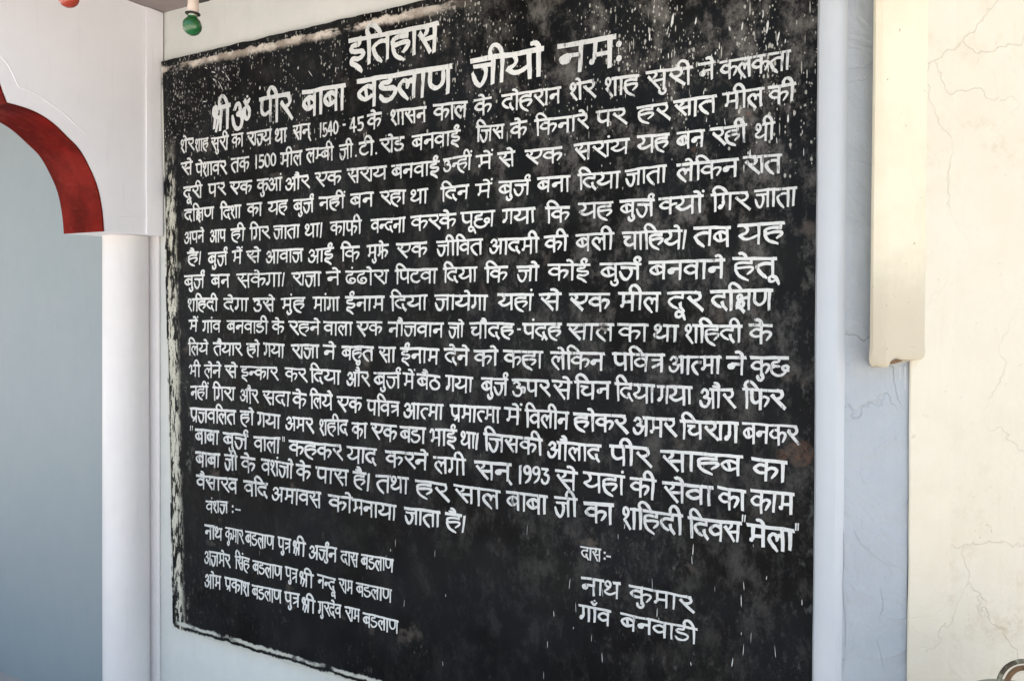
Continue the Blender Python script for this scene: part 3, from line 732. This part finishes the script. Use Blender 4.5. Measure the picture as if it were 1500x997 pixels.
# ------------------------------------------------------------------ the inscription: where every word stands (block, then x0 y0 x1 y1 of its headline)
BLK = {'A0':(230,60,6),'F0':(480,20,5),'F2':(700,20,5),'F3':(900,20,5),'F4':(240,100,5),
 'A1':(250,160,6),'A2':(490,160,6),'A3':(720,160,6),'A4':(950,160,6),'B1':(250,300,6),'B2':(490,300,6),'B3':(720,300,6),'B4':(950,300,6),
 'C1':(250,445,6),'C2':(490,445,6),'C3':(720,445,6),'C4':(950,445,6),'D1':(250,585,6),'D2':(490,585,6),'D3':(720,585,6),'D4':(950,585,6),
 'E2':(490,700,6),'E3':(720,700,6),'E4':(950,700,6),'G1':(250,730,6),'H2':(400,800,6),'I1':(810,790,6)}
LINES = [
((40,40,40),.089,"F0 इतिहास 148 200 820 72"),
((35,39,48),.089,"A0 श्री 480 592 650 565|ॐ 655 575 830 545|पीर 890 520 1197 468;F4 बाबा 1005 182 1340 122;F0 बडलाण 212 500 922 385|जीयो 1040 345 1588 262;F2 नमः 580 238 1075 165"),
((18.5,23,27.5),.082,"A1 शेर 85 278 208 255|शाह 212 270 335 250|सुरी 350 258 515 238|का 535 228 642 215|राज्य 665 212 895 182|था 915 185 1025 165|सन् 1070 152 1235 130|1540 1295 128 1482 100;A2 - 66 78 100 74|45 125 86 262 62|के 285 60 415 35;F0 शासन 455 715 730 685|काल 770 675 1030 645|के 1070 638 1205 615;F2 दोहरान 170 605 615 540|शेर 668 520 865 495|शाह 925 478 1185 452;F3 सुरी 228 438 580 392|ने 615 378 745 352|कलकता 770 358 1300 275"),
((18.5,21,26),.082,"A1 से 90 478 195 458|पेशावर 215 485 495 455|तक 525 440 695 422|1500 730 408 935 385|मील 960 395 1160 368|लम्बी 1185 358 1440 330;A2 जी 40 325 165 305|. 178 300 198 300|टी 215 300 350 280|. 358 275 375 275|रोड 395 270 620 248|बनवाई 675 240 1115 185|जिस 1240 160 1500 135;A3 के 160 135 320 105|किनारे 375 105 858 45;F2 पर 862 722 1090 695|हर 1162 690 1410 655;F3 सात 430 645 755 600|मील 790 590 1105 545|की 1125 545 1335 515"),
((18,21,25.5),.082,"A1 दूरी 108 690 285 670|पर 325 665 485 648|एक 515 648 720 632|कुआं 755 625 985 600|और 1000 612 1225 580|एक 1265 568 1505 545;A2 सराय 105 535 465 500|बनवाई 495 500 930 455|उन्हीं 950 445 1210 405|में 1245 415 1390 395;A3 से 50 395 215 375|एक 290 370 625 335|सरांय 720 315 1220 260|यह 1275 248 1570 222;A4 बन 245 215 500 185|रही 540 180 875 140|थी 925 140 1120 118"),
((17.5,20.5,26),.082,"A1 दक्षिण 115 885 385 860|दिशा 430 865 625 845|का 665 835 810 825|यह 850 820 1035 805|बुर्ज 1075 805 1265 790|नहीं 1300 780 1535 760;A2 बन 135 750 350 735|रहा 395 730 635 712|था 660 720 830 700|दिन 930 695 1190 668|में 1235 665 1390 650;A3 बुर्ज 60 645 350 625|बना 400 612 700 585|दिया 755 578 1140 550|जाता 1170 540 1545 497;A4 लेकिन 245 495 800 440|रात 830 425 1180 400"),
((17.5,21.5,26),.082,"B1 अपने 115 245 300 228|आप 340 228 490 218|ही 525 215 660 205|गिर 690 205 875 190|जाता 900 190 1140 178|था। 1170 182 1345 160|काफी 1395 155 1685 138;B2 वन्दना 315 135 630 112|करके 665 105 1075 80|पूछा 1105 75 1420 58;B3 गया 90 50 390 28;A3 कि 470 870 695 858|यह 760 835 1075 820|बुर्ज 1125 815 1440 795;A4 क्यों 85 785 490 762|गिर 545 755 895 730|जाता 925 715 1310 690"),
((18,21,29),.082,"B1 है। 145 425 275 415|बुर्ज 325 430 505 412|में 540 412 630 405|से 665 410 795 400|आवाज 830 410 1170 388|आई 1200 400 1440 380;B2 कि 50 380 228 370|मुझे 280 362 480 350|एक 540 350 820 335|जीवित 893 328 1310 308;B3 आदमी -25 305 425 292|की 460 285 680 272|बली 735 268 1085 250|चाहिये। 1145 248 1725 225;B4 तब 395 210 730 195|यह 780 185 1205 162"),
((18,21,28),.082,"B1 बुर्ज 115 630 305 618|बन 350 622 525 612|सकेगा। 575 612 1015 600|राजा 1060 600 1330 592|ने 1365 595 1495 588;B2 ढंढोरा 90 590 485 575|पिटवा 525 575 910 565|दिया 950 560 1262 552|कि 1315 555 1530 548;B3 जो 220 548 425 540|कोई 490 530 875 525|बुर्ज 950 520 1325 515|बनवाने 1380 505 2060 490;B4 हेतू 740 475 1135 468"),
((17.5,22.5,29),.082,"B1 शहिदी 145 830 420 825|देगा 460 825 690 825|उसे 720 825 920 825|मुंह 965 825 1190 818|मांगा 1245 820 1490 815;B2 ईनाम 90 812 445 808|दिया 485 805 825 798|जायेगा 875 795 1355 795;B3 यहां 50 790 375 788|से 415 785 620 785|एक 675 785 1050 782|मील 1110 775 1495 775;B4 दूर 160 770 485 768|दक्षिण 540 762 1100 755"),
((17,20.5,27),.082,"C1 में 160 145 240 145|गांव 275 150 445 152|बनवाडी 490 150 865 155|के 890 155 1000 160|रहने 1030 155 1320 162|वाला 1340 160 1605 165;C2 एक 190 160 425 165|नौजवान 468 165 965 175|जो 1000 172 1140 175|चौदह 1185 172 1585 178;C3 - 222 162 262 162|पंद्रह 270 175 625 180|साल 660 180 1085 182|का 1105 180 1385 190|था 1415 185 1655 195;C4 शहिदी 310 190 830 195|के 875 185 1100 188"),
((17.5,22.5,27),.082,"C1 लिये 150 345 335 345|तैयार 370 345 630 350|हो 665 350 785 350|गया 810 350 1005 358|राजा 1055 360 1310 365|ने 1340 368 1455 372;C2 बहुत 60 375 350 378|सा 385 385 545 388|ईनाम 575 392 925 398|देने 960 398 1190 405|को 1220 410 1445 412;C3 कहा 100 412 460 430|लेकिन 515 425 1000 440|पवित्र 1060 432 1530 445;C4 आत्मा 170 460 645 465|ने 685 465 860 470|कुछ 890 468 1240 480"),
((17,22.5,28.5),.082,"C1 भी 160 540 265 540|लेने 290 540 450 542|से 475 545 590 548|इन्कार 610 550 950 560|कर 1000 565 1200 575|दिया 1220 570 1500 590;C2 और 100 600 310 600|बुर्ज 340 605 590 610|में 600 612 705 615|बैठ 720 620 935 640|गया 970 635 1225 650|बुर्ज 1285 650 1535 662;C3 ऊपर 175 670 520 680|से 530 678 715 690|चिन 725 685 1055 690|दिया 1080 695 1445 720;C4 गया 72 725 395 735|और 440 750 765 755|फिर 825 750 1205 765"),
((18,23.5,28),.082,"C1 नहीं 170 728 335 728|गिरा 365 735 575 740|और 605 750 775 760|सदा 805 765 1060 780|के 1070 785 1195 795|लिये 1220 795 1430 805;C2 एक 15 820 245 830|पवित्र 280 845 580 865|आत्मा 600 870 965 890;D2 प्रमात्मा 1010 48 1465 75;D3 में 115 75 265 85|विलीन 290 95 690 115|होकर 715 120 1200 150|अमर 1235 155 1630 178;D4 चिराग 275 185 800 215|बनकर 820 210 1330 240"),
((19,23.5,29),.082,"D1 प्रजवलित 165 75 580 105|हो 610 105 735 110|गया 755 115 970 140|अमर 1005 150 1260 170|शहीद 1300 180 1565 190;D2 का 150 205 290 210|एक 315 210 555 238|बडा 570 240 810 258|भाई 830 260 1085 275|था। 1105 282 1270 300|जिसकी 1305 300 1835 352;D3 औलाद 485 365 970 405|पीर 1035 405 1405 435;D4 साहब 100 450 835 510|का 905 520 1225 555"),
((19.5,24,30),.082,'D1 " 168 258 198 260|बाबा 210 258 430 285|बुर्ज 455 290 685 320|वाला 725 325 970 345|" 978 352 1005 355|कहकर 1035 360 1515 410;D2 याद 105 420 380 440|करने 440 455 830 485|लगी 865 500 1165 530|सन् 1225 545 1565 575;D3 1993 220 580 520 605|से 555 620 765 645|यहां 800 640 1180 685|की 1215 685 1455 720;D4 सेवा 120 725 580 775|का 605 770 865 810|काम 890 800 1290 840'),
((19.5,25,31),.082,'D1 बाबा 215 460 440 485|जी 470 490 590 500|के 615 505 745 520|वशंजो 790 525 1085 570|के 1100 570 1235 590|पास 1270 595 1570 625;D2 है। 155 635 320 655|तथा 360 665 660 695|हर 705 710 1010 750|साल 1045 750 1465 810;E3 बाबा 125 122 500 165|जी 545 165 760 190|का 810 215 1080 240|शहिदी 1140 258 1690 330;E4 दिवस 340 345 825 400|" 820 365 860 368|मेला 862 405 1290 465|" 1288 440 1328 442'),
((19,24,25),.082,"D1 वैसारव 220 665 595 705|वदि 635 710 860 745|अमावस 885 765 1330 825|को 1380 840 1610 865;E2 मनाया 150 185 550 245|जाता 610 260 935 300|है। 970 305 1165 340"),
((16.5,16.5,16.5),.082,"G1 वंशज 305 20 510 32|:- 528 40 620 55"),
((19,20,21),.082,"G1 नाथ 295 228 460 265|कुमार 475 255 645 285|बडलाण 652 288 915 335|पुत्र 940 340 1060 360|श्री 1070 372 1190 392|अर्जुन 1210 408 1470 440;H2 दास 590 38 755 65|बडलाण 770 70 1065 115"),
((18.5,19,20),.082,"G1 अजमेर 290 458 530 500|सिंह 560 500 700 530|बडलाण 715 545 985 600|पुत्र 1005 600 1120 625|श्री 1125 642 1265 678|नन्दू 1285 665 1455 710;H2 राम 575 285 705 310|बडलाण 725 315 1050 385"),
((19,19,20),.082,"G1 ओम 295 660 450 690|प्रकाश 470 690 700 745|बडलाण 710 755 980 810|पुत्र 995 815 1140 845|श्री 1150 872 1275 900;H2 गुरदेव 390 480 605 520|राम 625 530 770 560|बडलाण 785 580 1105 660"),
((17,17,17),.082,"I1 दास 240 65 430 88|:- 440 85 515 100"),
((23,23,23),.082,"I1 नाथ 245 330 600 388|कुमार 665 400 1245 515"),
((22,22,23),.082,"I1 गाँव 225 572 515 628|बनवाडी 590 645 1275 790"),
]
def letters():
    for li, (hs, hw, txt) in enumerate(LINES):
        line = empty('text_line', Matrix()); line.parent = br; line.matrix_parent_inverse = Matrix()
        for seg in txt.split(';'):
            bk_, rest = seg.split(' ', 1); ox, oy, sc = BLK[bk_]
            for wd in rest.split('|'):
                p_ = wd.split(' '); word = p_[0]; a = [float(q) for q in p_[1:]]
                x0, y0, x1, y1 = ox+a[0]/sc, oy+a[1]/sc, ox+a[2]/sc, oy+a[3]/sc
                xm = (x0+x1)/2
                H = hs[0]+(hs[1]-hs[0])*(xm-270)/430 if xm < 700 else hs[1]+(hs[2]-hs[1])*(xm-700)/450
                ins = H*.062*(1 if (x1-x0) > H*1.2 else .5); x0, y0, x1, y1 = x0+ins, y0+(y1-y0)*ins/(x1-x0), x1-ins, y1-(y1-y0)*ins/(x1-x0)
                rnd = random.Random(hash((li, round(x0), round(y0))) & 0xffffff)
                def mapf(u_, v_):
                    h = hit_wall(x0+(x1-x0)*u_, y0+(y1-y0)*u_ + H*(.97-v_), -SLAB-.0012); return Vector((h.x, h.z))
                Hm = (mapf(.5, 1)-mapf(.5, 0)).length
                asp = (mapf(1, .5)-mapf(0, .5)).length/max(1, layout(word)[0])*100/Hm
                vs, fs = brush(word, mapf, Hm, hw*min(1.06, max(.66, asp**.6))*(.62 if word == '"' else 1), rnd)
                me = bpy.data.meshes.new('painted_word'); me.from_pydata([(v.x, -SLAB-.0012, v.y) for v in vs], [], fs); me.update(); me.materials.append(M['paint'])
                if me.polygons and me.polygons[0].normal.y > 0: me.flip_normals()
                o = link(bpy.data.objects.new('painted_word', me)); o.parent = line
letters()
